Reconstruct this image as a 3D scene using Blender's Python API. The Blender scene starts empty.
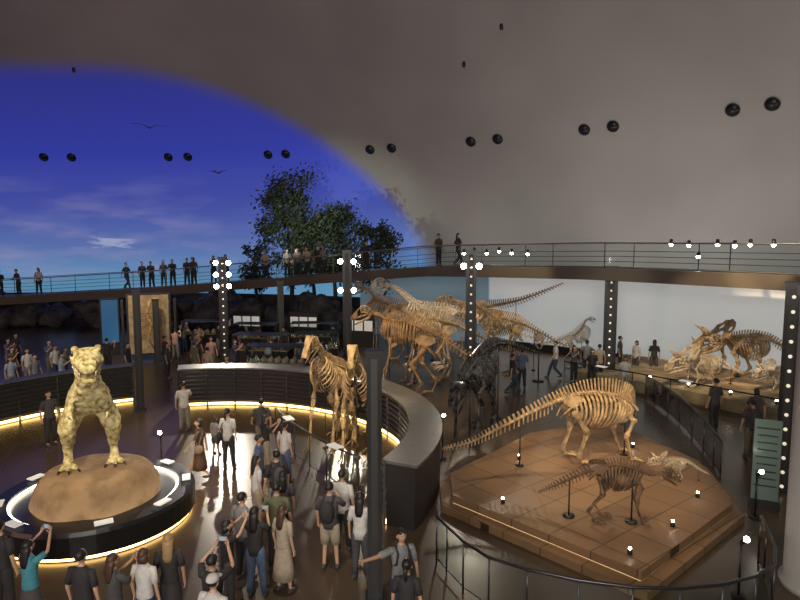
import bpy, bmesh, math, random
from mathutils import Vector, Matrix, noise
random.seed(7)
R=random.Random(11)
scn=bpy.context.scene
col=scn.collection
try:
    scn.view_settings.view_transform='Standard'
except Exception: pass
V=Vector
# ------------------------------------------------------------------ materials
def mat(name,color,rough=.6,metal=0.,emit=None,estr=0.,noise_amt=0.,nscale=8.,bump=0.,spec=.5,color2=None):
    m=bpy.data.materials.new(name); m.use_nodes=True
    nt=m.node_tree; b=nt.nodes['Principled BSDF']
    b.inputs['Base Color'].default_value=(*color,1)
    b.inputs['Roughness'].default_value=rough
    b.inputs['Metallic'].default_value=metal
    b.inputs['Specular IOR Level'].default_value=spec
    if emit:
        b.inputs['Emission Color'].default_value=(*emit,1)
        b.inputs['Emission Strength'].default_value=estr
    if noise_amt or color2 or bump:
        tc=nt.nodes.new('ShaderNodeTexCoord'); n=nt.nodes.new('ShaderNodeTexNoise')
        n.inputs['Scale'].default_value=nscale; n.inputs['Detail'].default_value=5
        nt.links.new(tc.outputs['Object'],n.inputs['Vector'])
        if noise_amt or color2:
            c2=color2 or tuple(c*(1-noise_amt) for c in color)
            r=nt.nodes.new('ShaderNodeValToRGB')
            r.color_ramp.elements[0].position=.38; r.color_ramp.elements[1].position=.62
            r.color_ramp.elements[0].color=(*c2,1); r.color_ramp.elements[1].color=(*color,1)
            nt.links.new(n.outputs['Fac'],r.inputs['Fac']); nt.links.new(r.outputs['Color'],b.inputs['Base Color'])
        if bump:
            bp=nt.nodes.new('ShaderNodeBump'); bp.inputs['Strength'].default_value=bump; bp.inputs['Distance'].default_value=.05
            nt.links.new(n.outputs['Fac'],bp.inputs['Height']); nt.links.new(bp.outputs['Normal'],b.inputs['Normal'])
    return m
M_=dict(
 bone=mat('bone_tan',(.52,.36,.19),.6,noise_amt=.55,nscale=6),
 bone_or=mat('bone_orange',(.46,.28,.13),.6,noise_amt=.5,nscale=6),
 bone_pale=mat('bone_pale',(.68,.55,.38),.6,noise_amt=.45,nscale=9),
 bone_grey=mat('bone_grey',(.58,.50,.40),.6,noise_amt=.45,nscale=9),
 bone_dark=mat('bone_dark',(.17,.10,.055),.5,noise_amt=.55,nscale=6),
 bone_black=mat('bone_black',(.075,.07,.07),.22,color2=(.012,.012,.014),nscale=7),
 steel=mat('steel',(.45,.45,.44),.3,.9),
 steeld=mat('steel_dark',(.07,.07,.075),.3,.8),
 black=mat('black_metal',(.012,.012,.013),.35),
 dark=mat('dark_paint',(.03,.028,.027),.5),
 louver=mat('louver_steel',(.13,.13,.125),.28,.7),
 cap=mat('counter_grey',(.15,.145,.135),.4,noise_amt=.15,nscale=3),
 plaster=mat('pillar_plaster',(.34,.33,.30),.5),
 led=mat('led_warm',(1,.8,.45),.5,emit=(1,.60,.18),estr=9),
 ledw=mat('led_white',(1,1,1),.5,emit=(1,.9,.72),estr=7),
 ledp=mat('led_step',(1,.8,.5),.5,emit=(1,.62,.25),estr=.7),
 bulb=mat('lamp_bulb',(1,1,1),.5,emit=(1,.93,.82),estr=40),
 dot=mat('pole_lamp',(1,1,1),.5,emit=(1,.85,.6),estr=.6),
 panel=mat('info_panel',(.8,.8,.78),.5,emit=(1,.95,.85),estr=.25),
 blue=mat('blue_screen',(.03,.16,.35),.3,emit=(.05,.22,.5),estr=.2),
 cyanp=mat('cyan_panel',(.14,.20,.17),.25,emit=(.6,.8,.7),estr=.02),
 mound=mat('sand_mound',(.30,.19,.10),.9,color2=(.19,.115,.06),nscale=2.5,bump=.7),
 sand=mat('sand_beige',(.36,.27,.17),.9,noise_amt=.45,nscale=1.6,bump=.3),
 rock=mat('rock_dark',(.10,.10,.105),.9,noise_amt=.6,nscale=1.5,bump=.8),
 trunk=mat('tree_trunk',(.05,.04,.03),.9),
 leaf=mat('tree_leaf',(.05,.07,.035),.8),
 leaf2=mat('tree_leaf_dark',(.022,.034,.02),.8),
 slab=mat('fossil_slab',(.42,.33,.2),.8,noise_amt=.4,nscale=4,bump=.4),
)
def glass_mat():
    m=bpy.data.materials.new('clear_glass'); m.use_nodes=True; nt=m.node_tree; nt.nodes.clear()
    o=nt.nodes.new('ShaderNodeOutputMaterial'); mx=nt.nodes.new('ShaderNodeMixShader')
    t=nt.nodes.new('ShaderNodeBsdfTransparent'); g=nt.nodes.new('ShaderNodeBsdfGlossy'); g.inputs['Roughness'].default_value=.08
    t.inputs['Color'].default_value=(.86,.92,.9,1)
    f=nt.nodes.new('ShaderNodeFresnel'); f.inputs['IOR'].default_value=1.5
    nt.links.new(f.outputs[0],mx.inputs[0]); nt.links.new(t.outputs[0],mx.inputs[1]); nt.links.new(g.outputs[0],mx.inputs[2]); nt.links.new(mx.outputs[0],o.inputs[0])
    return m
M_['glass']=glass_mat()
# ------------------------------------------------------------------ mesh builder
class MB:
    def __init__(s): s.v=[];s.f=[];s.m=[];s.s=[];s.M=None
    def add(s,vs,fs,m=0,smooth=True):
        o=len(s.v)
        for p in vs:
            p=V(p)
            s.v.append(s.M@p if s.M is not None else p)
        for f in fs: s.f.append([i+o for i in f]); s.m.append(m); s.s.append(smooth)
    def tube(s,pts,rads,m=0,n=6,ref=None,cap=True,smooth=True):
        pts=[V(p) for p in pts]; k=len(pts)
        if not isinstance(rads,(list,tuple)): rads=[rads]*k
        vs=[];fs=[]
        T=[]
        for i in range(k):
            a=pts[max(i-1,0)];b=pts[min(i+1,k-1)]; t=(b-a)
            T.append(t.normalized() if t.length>1e-9 else V((0,0,1)))
        nn=V(ref) if ref else (V((0,0,1)) if abs(T[0].z)<.9 else V((0,1,0)))
        for i in range(k):
            t=T[i]; nn=(nn-t*nn.dot(t))
            nn=nn.normalized() if nn.length>1e-6 else t.orthogonal().normalized()
            b=t.cross(nn)
            r=rads[i]; ra,rb=(r if isinstance(r,tuple) else (r,r))
            for j in range(n):
                a=2*math.pi*j/n
                vs.append(pts[i]+nn*math.cos(a)*ra+b*math.sin(a)*rb)
        for i in range(k-1):
            for j in range(n):
                fs.append([i*n+j,i*n+(j+1)%n,(i+1)*n+(j+1)%n,(i+1)*n+j])
        if cap: fs.append(list(range(n))[::-1]); fs.append([(k-1)*n+j for j in range(n)])
        s.add(vs,fs,m,smooth)
    def box(s,c,d,m=0,rz=0.,rx=0.):
        c=V(c);x,y,z=[q/2 for q in d]
        Rm=Matrix.Rotation(rz,3,'Z')@Matrix.Rotation(rx,3,'X')
        vs=[c+Rm@V((a*x,b*y,e*z)) for e in(-1,1) for b in(-1,1) for a in(-1,1)]
        s.add(vs,[[0,2,3,1],[4,5,7,6],[0,1,5,4],[2,6,7,3],[0,4,6,2],[1,3,7,5]],m,False)
    def ell(s,c,r,m=0,nu=10,nv=7,fn=None,rot=None):
        c=V(c);vs=[];fs=[]
        for i in range(nv+1):
            ph=math.pi*i/nv
            for j in range(nu):
                th=2*math.pi*j/nu
                p=V((r[0]*math.sin(ph)*math.cos(th),r[1]*math.sin(ph)*math.sin(th),r[2]*math.cos(ph)))
                if fn: p=fn(p)
                if rot: p=rot@p
                vs.append(c+p)
        for i in range(nv):
            for j in range(nu): fs.append([i*nu+j,(i+1)*nu+j,(i+1)*nu+(j+1)%nu,i*nu+(j+1)%nu])
        s.add(vs,fs,m)
    def rings(s,R_,m=0,n=16,c=(0,0),cap=True,smooth=True):
        vs=[];fs=[]
        for q in R_:
            z,rx,ry=q[:3]; ox,oy=(q[3],q[4]) if len(q)>3 else (0,0)
            for j in range(n):
                a=2*math.pi*j/n; vs.append((c[0]+ox+rx*math.cos(a),c[1]+oy+ry*math.sin(a),z))
        k=len(R_)
        for i in range(k-1):
            for j in range(n): fs.append([i*n+j,i*n+(j+1)%n,(i+1)*n+(j+1)%n,(i+1)*n+j])
        if cap: fs.append(list(range(n))[::-1]); fs.append([(k-1)*n+j for j in range(n)])
        s.add(vs,fs,m,smooth)
    def blade(s,p0,p1,w0,w1,t0,t1,ax,m=0):
        p0=V(p0);p1=V(p1);d=(p1-p0).normalized();ax=V(ax);ax=(ax-d*ax.dot(d)).normalized();b=d.cross(ax)
        vs=[p0-ax*w0-b*t0,p0+ax*w0-b*t0,p0+ax*w0+b*t0,p0-ax*w0+b*t0,p1-ax*w1-b*t1,p1+ax*w1-b*t1,p1+ax*w1+b*t1,p1-ax*w1+b*t1]
        s.add(vs,[[0,3,2,1],[4,5,6,7],[0,1,5,4],[1,2,6,5],[2,3,7,6],[3,0,4,7]],m,False)
    def mesh(s,name,mats):
        me=bpy.data.meshes.new(name); me.from_pydata([tuple(p) for p in s.v],[],s.f)
        me.polygons.foreach_set('material_index',s.m); me.polygons.foreach_set('use_smooth',s.s)
        for m in mats: me.materials.append(m)
        me.update(); return me
    def obj(s,name,mats,loc=(0,0,0),rz=0.,sc=1.):
        o=bpy.data.objects.new(name,s.mesh(name,mats)); col.objects.link(o)
        o.location=loc;o.rotation_euler=(0,0,rz);o.scale=(sc,)*3
        return o
def cr(P,n):
    P=[V(p) for p in P]; k=len(P)-1; out=[]
    for i in range(n):
        u=i/(n-1)*k; j=min(int(u),k-1); t=u-j
        p0=P[max(j-1,0)];p1=P[j];p2=P[j+1];p3=P[min(j+2,k)]
        out.append(.5*((2*p1)+(-p0+p2)*t+(2*p0-5*p1+4*p2-p3)*t*t+(-p0+3*p1-3*p2+p3)*t**3))
    return out
def itp(tab,s):
    for (a,x),(b,y) in zip(tab,tab[1:]):
        if s<=b: return x+(y-x)*max(0,(s-a))/(b-a)
    return tab[-1][1]
# ------------------------------------------------------------------ camera
cam=bpy.data.cameras.new('camera'); camo=bpy.data.objects.new('camera',cam); col.objects.link(camo)
cam.lens=27; cam.sensor_width=36; cam.clip_end=300
camo.location=(0,0,6.2); camo.rotation_euler=(math.radians(84.29),0,0); scn.camera=camo
# ------------------------------------------------------------------ dome
CX,CY=-23.,-5.7
def pol(az,r,z=0.): a=math.radians(az); return V((CX+r*math.sin(a),CY+r*math.cos(a),z))
def dome_r(z): return 58.2*math.sqrt(max(0,1-(z/34)**2))
def dome_material():
    m=bpy.data.materials.new('dome_mural'); m.use_nodes=True; nt=m.node_tree; N=nt.nodes; L=nt.links
    b=N['Principled BSDF']; b.inputs['Roughness'].default_value=.8
    def ma(op,a,b_=None,c=None):
        n=N.new('ShaderNodeMath'); n.operation=op
        for i,x in enumerate((a,b_,c)):
            if x is None: continue
            if isinstance(x,(int,float)): n.inputs[i].default_value=x
            else: L.new(x,n.inputs[i])
        return n.outputs[0]
    tc=N.new('ShaderNodeTexCoord'); sp=N.new('ShaderNodeSeparateXYZ'); L.new(tc.outputs['Object'],sp.inputs[0])
    x,y,z=sp.outputs
    az=ma('MULTIPLY',ma('ARCTAN2',x,y),57.2958)
    azn=ma('POWER',ma('DIVIDE',ma('MAXIMUM',az,0.),26.9),2.1)
    zn=ma('POWER',ma('DIVIDE',z,18.4),2.1)
    e=ma('ADD',azn,zn)
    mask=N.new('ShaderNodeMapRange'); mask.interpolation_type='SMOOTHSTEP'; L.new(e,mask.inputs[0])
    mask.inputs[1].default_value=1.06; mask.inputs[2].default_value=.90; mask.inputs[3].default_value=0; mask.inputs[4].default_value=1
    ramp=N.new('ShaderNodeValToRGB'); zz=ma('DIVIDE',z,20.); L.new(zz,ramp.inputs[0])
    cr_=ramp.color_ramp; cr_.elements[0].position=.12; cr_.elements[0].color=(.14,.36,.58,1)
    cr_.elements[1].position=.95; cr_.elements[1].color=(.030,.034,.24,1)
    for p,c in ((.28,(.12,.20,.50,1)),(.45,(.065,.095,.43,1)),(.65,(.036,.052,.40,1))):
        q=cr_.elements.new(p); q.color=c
    cb=N.new('ShaderNodeCombineXYZ'); L.new(ma('MULTIPLY',az,.16),cb.inputs[0]); L.new(ma('MULTIPLY',z,.75),cb.inputs[1])
    cn=N.new('ShaderNodeTexNoise'); cn.inputs['Scale'].default_value=1.; cn.inputs['Detail'].default_value=7; L.new(cb.outputs[0],cn.inputs['Vector'])
    cm=N.new('ShaderNodeMapRange'); L.new(cn.outputs['Fac'],cm.inputs[0]); cm.inputs[1].default_value=.44; cm.inputs[2].default_value=.78
    zb=N.new('ShaderNodeMapRange'); L.new(z,zb.inputs[0]); zb.inputs[1].default_value=12.; zb.inputs[2].default_value=7.
    azb=N.new('ShaderNodeMapRange'); L.new(az,azb.inputs[0]); azb.inputs[1].default_value=15.; azb.inputs[2].default_value=2.
    cf=ma('MULTIPLY',ma('MULTIPLY',cm.outputs[0],zb.outputs[0]),ma('MULTIPLY',azb.outputs[0],.6))
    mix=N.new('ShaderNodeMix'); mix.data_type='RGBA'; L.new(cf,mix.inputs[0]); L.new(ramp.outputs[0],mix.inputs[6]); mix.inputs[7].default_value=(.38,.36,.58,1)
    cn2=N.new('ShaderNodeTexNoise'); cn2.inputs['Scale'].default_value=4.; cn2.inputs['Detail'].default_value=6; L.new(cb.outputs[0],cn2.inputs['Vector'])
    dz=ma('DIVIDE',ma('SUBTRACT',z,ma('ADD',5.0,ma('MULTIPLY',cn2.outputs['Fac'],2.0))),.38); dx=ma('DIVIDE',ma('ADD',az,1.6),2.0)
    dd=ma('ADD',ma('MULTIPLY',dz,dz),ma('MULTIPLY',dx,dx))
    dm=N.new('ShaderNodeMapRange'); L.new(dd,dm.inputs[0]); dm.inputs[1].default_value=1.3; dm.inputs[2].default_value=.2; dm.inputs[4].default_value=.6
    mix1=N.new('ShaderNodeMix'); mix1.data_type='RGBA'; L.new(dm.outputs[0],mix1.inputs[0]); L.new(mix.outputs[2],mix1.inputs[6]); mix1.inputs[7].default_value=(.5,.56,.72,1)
    pn=N.new('ShaderNodeTexNoise'); pn.inputs['Scale'].default_value=.09; pn.inputs['Detail'].default_value=3; L.new(tc.outputs['Object'],pn.inputs['Vector'])
    pr=N.new('ShaderNodeValToRGB'); L.new(pn.outputs['Fac'],pr.inputs[0]); pr.color_ramp.elements[0].color=(.33,.315,.295,1); pr.color_ramp.elements[1].color=(.44,.42,.395,1)
    pr.color_ramp.elements[0].position=.35;pr.color_ramp.elements[1].position=.65
    fin=N.new('ShaderNodeMix'); fin.data_type='RGBA'; L.new(mask.outputs[0],fin.inputs[0]); L.new(pr.outputs[0],fin.inputs[6]); L.new(mix1.outputs[2],fin.inputs[7])
    L.new(fin.outputs[2],b.inputs['Base Color'])
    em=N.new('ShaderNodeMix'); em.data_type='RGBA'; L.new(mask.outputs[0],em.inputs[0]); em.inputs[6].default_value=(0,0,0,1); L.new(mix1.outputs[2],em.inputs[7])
    L.new(em.outputs[2],b.inputs['Emission Color']); b.inputs['Emission Strength'].default_value=.68  # painted mural emits here, standing in for the uplighting on it
    return m
mb=MB(); nu,nv=90,40
vs=[];fs=[]
for i in range(nv+1):
    z=34*math.sin(math.pi/2*i/nv*.995)
    for j in range(nu+1):
        az=-75+200*j/nu; r=dome_r(z); a=math.radians(az); vs.append((r*math.sin(a),r*math.cos(a),z))
for i in range(nv):
    for j in range(nu): fs.append([i*(nu+1)+j,i*(nu+1)+j+1,(i+1)*(nu+1)+j+1,(i+1)*(nu+1)+j])
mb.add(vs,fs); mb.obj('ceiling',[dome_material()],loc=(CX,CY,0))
ports=[(-28.0,48.1),(-25.9,48.2),(-18.2,48.2),(-16.6,48.1),(-10.1,46.6),(-8.7,46.2),(-2.2,44.0),(-.65,43.3),(4.5,40.3),(6.1,39.3),(10.9,36.3),(12.2,35.2),(16.7,30.9),(17.9,29.6)]
mb=MB()
for (x,y) in ports:
    a=math.atan2(x-CX,y-CY); z=12.7; r=dome_r(z)
    c=V((CX+r*math.sin(a),CY+r*math.cos(a),z)); d=-V((math.sin(a)*r/58.2**2,math.cos(a)*r/58.2**2,z/34**2)).normalized()
    mb.tube([c+d*.01,c+d*.07,c+d*.075],[.35,.35,.33],1,24); mb.tube([c+d*.0,c+d*.08],[.31,.31],0,24)
mb.obj('dome_light_ports',[M_['black'],M_['black']])
# ------------------------------------------------------------------ floor
def floor_mat():
    m=bpy.data.materials.new('floor_dark_stone'); m.use_nodes=True; nt=m.node_tree;N=nt.nodes;L=nt.links;b=N['Principled BSDF']
    tc=N.new('ShaderNodeTexCoord'); n=N.new('ShaderNodeTexNoise'); n.inputs['Scale'].default_value=.6; n.inputs['Detail'].default_value=4
    L.new(tc.outputs['Object'],n.inputs[0]); r=N.new('ShaderNodeValToRGB'); r.color_ramp.elements[0].color=(.045,.031,.02,1); r.color_ramp.elements[1].color=(.105,.072,.046,1)
    L.new(n.outputs[0],r.inputs[0]); L.new(r.outputs[0],b.inputs['Base Color']); b.inputs['Roughness'].default_value=.27
    return m
mb=MB(); mb.box((-10,20,-.1),(130,120,.2)); mb.obj('floor',[floor_mat()])
# ------------------------------------------------------------------ gallery walls under walkway
def arc_wall(mb,a0,a1,r,z0,z1,th=.2,m=0,step=2):
    n=max(2,int(abs(a1-a0)/step)+1)
    for i in range(n-1):
        u0=a0+(a1-a0)*i/(n-1);u1=a0+(a1-a0)*(i+1)/(n-1)
        p=[pol(u0,r,z0),pol(u1,r,z0),pol(u1,r+th,z0),pol(u0,r+th,z0)]
        q=[V((v.x,v.y,z1)) for v in p]
        mb.add(p+q,[[0,3,2,1],[4,5,6,7],[0,1,5,4],[2,3,7,6]]+([[3,0,4,7]] if i==0 else [])+([[1,2,6,5]] if i==n-2 else []),m,False)
mwall=mat('emissive_wall',(.8,.8,.77),.6,emit=(.80,.89,.90),estr=.25)  # white wall's glow is put into the material instead of strip lights
mwallb=mat('emissive_wall_blue',(.35,.45,.5),.6,emit=(.20,.38,.50),estr=.18)  # same glow put into the material, tinted blue
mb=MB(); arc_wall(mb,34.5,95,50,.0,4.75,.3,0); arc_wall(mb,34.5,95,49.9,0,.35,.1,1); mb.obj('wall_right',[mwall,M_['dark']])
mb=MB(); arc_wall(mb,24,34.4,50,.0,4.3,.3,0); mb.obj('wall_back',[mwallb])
mb=MB(); arc_wall(mb,-50,23.9,51.6,0,2.2,.3,0); mb.obj('wall_left',[M_['dark']])
# ------------------------------------------------------------------ walkway
dz_tab=[(-60,.9),(-4.5,2.4),(8.2,3.0),(22,3.97),(32.8,4.74),(44,4.92),(54,4.92),(95,4.92)]
def dz(az): return itp(dz_tab,az)
mb=MB(); a0,a1,n=-40,90,130
for i in range(n):
    A=a0+(a1-a0)*i/n;B=a0+(a1-a0)*(i+1)/n
    for (r0,r1,top,bot,m) in ((45.2,48.2,0,-.3,0),(45.05,45.25,.06,-.48,1)):
        p=[pol(A,r0,dz(A)+bot),pol(B,r0,dz(B)+bot),pol(B,r1,dz(B)+bot),pol(A,r1,dz(A)+bot),pol(A,r0,dz(A)+top),pol(B,r0,dz(B)+top),pol(B,r1,dz(B)+top),pol(A,r1,dz(A)+top)]
        mb.add(p,[[0,3,2,1],[4,5,6,7],[0,1,5,4],[2,3,7,6]],m,False)
mb.obj('elevated_walkway',[M_['dark'],mat('walkway_fascia',(.09,.075,.06),.35)])
mb=MB()
for r in (45.15,48.1):
    pts=[pol(a0+(a1-a0)*i/n,r,dz(a0+(a1-a0)*i/n)+1.15) for i in range(n+1)]
    mb.tube(pts,.032 if r<46 else .02,0,6)
    for h in ((.25,.5,.75) if r>46 else (.12,)):
        mb.tube([p+V((0,0,h-1.15)) for p in pts],.014,2 if r>46 else 0,4)
    for i in range(0,n+1,5):
        p=pts[i]; mb.box((p.x,p.y,p.z-.57),(.03,.03,1.14),2)
    if r<46:
        for i in range(n):
            A=pts[i];B=pts[i+1]; d=V((0,0,-1.08))
            mb.add([A,B,B+d,A+d],[[0,1,2,3]],1,False)
mb.obj('walkway_glass_railing',[M_['steel'],M_['glass'],M_['steeld']])
def lamp_cluster(name,pts,r=.07,m='bulb'):
    mb=MB()
    for p in pts:
        p=V(p); mb.tube([p+V((0,0,.04)),p+V((0,0,.22))],[r*1.1,r*.8],0,8); mb.ell(p,(r,r,r),1,8,6)
    return mb.obj(name,[M_['black'],M_[m]])
lamp_cluster('walkway_spotlights',[pol(a,46.6,dz(a)+z) for a,z in ((34.6,.7),(35.4,.8),(36.3,.7),(37.2,.8),(38.1,.7),(39.2,.65),(47.8,1.1),(48.7,1.05),(50.1,1.1),(50.9,1.05),(51.6,1.1),(52.6,1.1),(49.2,.6))],.08)
lamp_cluster('ceiling_spotlights',[(-4,40,18.5),(5.2,32,17.0),(3.5,34,15.7),(-20,38,16.5),(6,30,19),(12,26,17)],.1,'dark')
# ------------------------------------------------------------------ black lamp posts (square pylons)
def column(x,y,h,w,lamps=(),dots=False):
    mb=MB(); mb.box((0,0,h/2),(w,w,h),0); mb.box((0,0,.05),(w+.12,w+.12,.1),0); mb.box((0,0,h+.02),(w+.06,w+.06,.04),0)
    mb.box((0,-w/2-.01,h/2),(w*.45,.02,h*.96),1)
    if dots:
        k=int(h/.36)
        for i in range(k):
            mb.ell((0,-w/2-.03,h-.3-i*.36),(.045,.02,.045),2,8,6)
    for z in lamps:
        for sx in (-1,1):
            mb.tube([(0,0,z),(sx*(w/2+.1),-.1,z)],.02,0,5)
            mb.tube([(sx*(w/2+.1),-.0,z),(sx*(w/2+.1),-.2,z-.05)],[.07,.1],0,10)
            mb.ell((sx*(w/2+.1),-.22,z-.05),(.12,.06,.12),3,10,6)
    a=math.atan2(x,y)
    return mb.obj('lamp_post',[M_['black'],M_['dark'],M_['dot'],M_['bulb']],loc=(x,y,0),rz=-a)
column(-.43,9.8,4.35,.25)
column(-2.5,28.3,5.7,.42,(3.9,5.25))
column(-9.1,30.7,5.3,.42,(3.9,4.5,5.1),True)
column(2.9,24.4,5.75,.42,(5.2,),True)
column(9.4,26.6,5.0,.55,(),True)
column(9.5,14.4,5.15,.36,(),True)
column(-9.5,21.5,4.4,.26)
column(-6.7,33.5,3.9,.35)
column(-12.3,30,3.2,.3)
mb=MB(); mb.rings([(0,.62,.62),(.12,.62,.62),(.12,.55,.55),(5.2,.55,.55),(5.25,.6,.6),(5.4,.6,.6)],0,32); mb.obj('round_pillar',[M_['plaster']],loc=(7.5,10.2,0))
# ------------------------------------------------------------------ arena ring wall
AX,AY=-6.3,15.5
def ring_wall(name,R0,a0,a1,h,th):
    mb=MB(); n=int(abs(a1-a0)/3)+1
    def P(a,r,z): return V((AX+r*math.cos(math.radians(a)),AY+r*math.sin(math.radians(a)),z))
    for i in range(n):
        A=a0+(a1-a0)*i/n;B=a0+(a1-a0)*(i+1)/n
        def seg(r0,r1,z0,z1,m):
            p=[P(A,r0,z0),P(B,r0,z0),P(B,r1,z0),P(A,r1,z0),P(A,r0,z1),P(B,r0,z1),P(B,r1,z1),P(A,r1,z1)]
            mb.add(p,[[0,3,2,1],[4,5,6,7],[0,1,5,4],[2,3,7,6]]+([[3,0,4,7]] if i==0 else [])+([[1,2,6,5]] if i==n-1 else []),m,False)
        seg(R0+.08,R0+th,0,h-.06,0); seg(R0-.06,R0+th+.06,h-.06,h,1); seg(R0+.05,R0+.075,.03,.11,2)
    for k in range(8):
        z=.22+k*(h-.36)/7
        mb.tube([P(a0+(a1-a0)*i/n,R0+.01,z) for i in range(n+1)],[(.028,.04)]*(n+1),3,6)
    for i in range(0,n+1,3):
        p=P(a0+(a1-a0)*i/n,R0+.03,h/2); mb.box(p,(.05,.05,h),3)
    mb.obj(name,[M_['dark'],M_['cap'],M_['led'],M_['louver']])
ring_wall('curved_louver_screen',6.6,-26,107,1.45,.75)
ring_wall('curved_louver_screen',8.2,119,178,1.45,.3)
# ------------------------------------------------------------------ glass railings
def glass_rail(name,pts,h=1.0,panels=0,z=0.):
    mb=MB(); P=[V((p[0],p[1],z)) for p in pts]
    up=V((0,0,h)); mb.tube([p+up for p in P],.028,0,8); mb.tube([p+up*.12 for p in P],.012,0,6)
    for p in P: mb.tube([p,p+up],.018,0,6)
    for A,B in zip(P,P[1:]): mb.add([A+up*.12,B+up*.12,B+up*.95,A+up*.95],[[0,1,2,3]],1,False)
    for i in range(panels):
        t=(i+.5)/panels*(len(P)-1); j=min(int(t),len(P)-2); q=P[j].lerp(P[j+1],t-j)+up
        d=(P[j+1]-P[j]); mb.box(q+V((0,0,.03)),(.42,.24,.03),2,rz=math.atan2(d.y,d.x))
    return mb.obj(name,[M_['steeld'],M_['glass'],M_['panel']])
glass_rail('glass_railing',cr([(-3.9,18.3),(-3.0,16.6),(-1.9,15.0),(-1.0,14.0)],7),1.0,panels=2)
glass_rail('glass_railing',cr([(.7,11.0),(1.6,9.4),(3.9,8.6),(6.0,9.2),(6.9,11.0)],14),.95)
glass_rail('glass_railing',cr([(8.4,15.2),(9.0,17.5),(9.5,20.5),(9.6,23)],8),.95)
glass_rail('glass_railing',[pol(a,43.3) for a in range(44,64,2)],1.0,panels=4)
# ------------------------------------------------------------------ T-rex stage
mb=MB()
mb.rings([(0,1.98,1.98),(.08,1.98,1.98)],1,56); mb.rings([(.02,2.0,2.0),(.08,2.0,2.0)],2,56,cap=False)
mb.rings([(.08,1.9,1.9),(.1,2.06,2.06),(.52,2.08,2.08),(.6,2.05,2.05),(.6,1.72,1.72),(.5,1.7,1.7)],0,56,smooth=False)
mb.rings([(.5,1.7,1.7),(.56,1.69,1.69),(.56,1.66,1.66)],3,56,cap=False)
for a in (205,245,300,338,20,60,120,160):
    r=math.radians(a); mb.box((1.88*math.cos(r),1.88*math.sin(r),.65),(.18,.34,.03),4,rz=r)
mb.obj('dinosaur_stage',[M_['black'],M_['dark'],M_['led'],M_['ledw'],M_['panel']],loc=(-6.8,13.0,0))
mb=MB(); vs=[];fs=[];n=48;prof=[(0,1.32),(.08,1.31),(.27,1.25),(.45,1.17),(.56,1.08),(.62,.95),(.63,.5),(.63,.0)]
for i,(z,r) in enumerate(prof):
    for j in range(n):
        a=2*math.pi*j/n; k=1+.05*noise.noise(V((math.cos(a)*2,math.sin(a)*2,z*2)))
        vs.append((r*k*math.cos(a),r*k*math.sin(a),z*(1+.05*noise.noise(V((r*math.cos(a)*2,r*math.sin(a)*2,5))))))
for i in range(len(prof)-1):
    for j in range(n): fs.append([i*n+j,i*n+(j+1)%n,(i+1)*n+(j+1)%n,(i+1)*n+j])
mb.add(vs,fs); mb.obj('sand_mound',[M_['mound']],loc=(-6.8,13.0,.5))
# ------------------------------------------------------------------ skin helper
def skin_mesh(verts,edges,roots,sub=1):
    me=bpy.data.meshes.new('tmp'); me.from_pydata([v[0] for v in verts],edges,[])
    o=bpy.data.objects.new('tmp',me); col.objects.link(o)
    md=o.modifiers.new('s','SKIN'); md.use_smooth_shade=True; md.branch_smoothing=.5
    sv=me.skin_vertices[0].data
    for i,v in enumerate(verts):
        sv[i].radius=v[1] if isinstance(v[1],tuple) else (v[1],v[1]); sv[i].use_root=i in roots
    if sub: ss=o.modifiers.new('u','SUBSURF'); ss.levels=sub; ss.render_levels=sub
    dg=bpy.context.evaluated_depsgraph_get(); ev=o.evaluated_get(dg); m2=ev.to_mesh()
    V_=[v.co.copy() for v in m2.vertices]; F_=[list(p.vertices) for p in m2.polygons]
    ev.to_mesh_clear(); bpy.data.objects.remove(o); bpy.data.meshes.remove(me)
    return V_,F_
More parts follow.
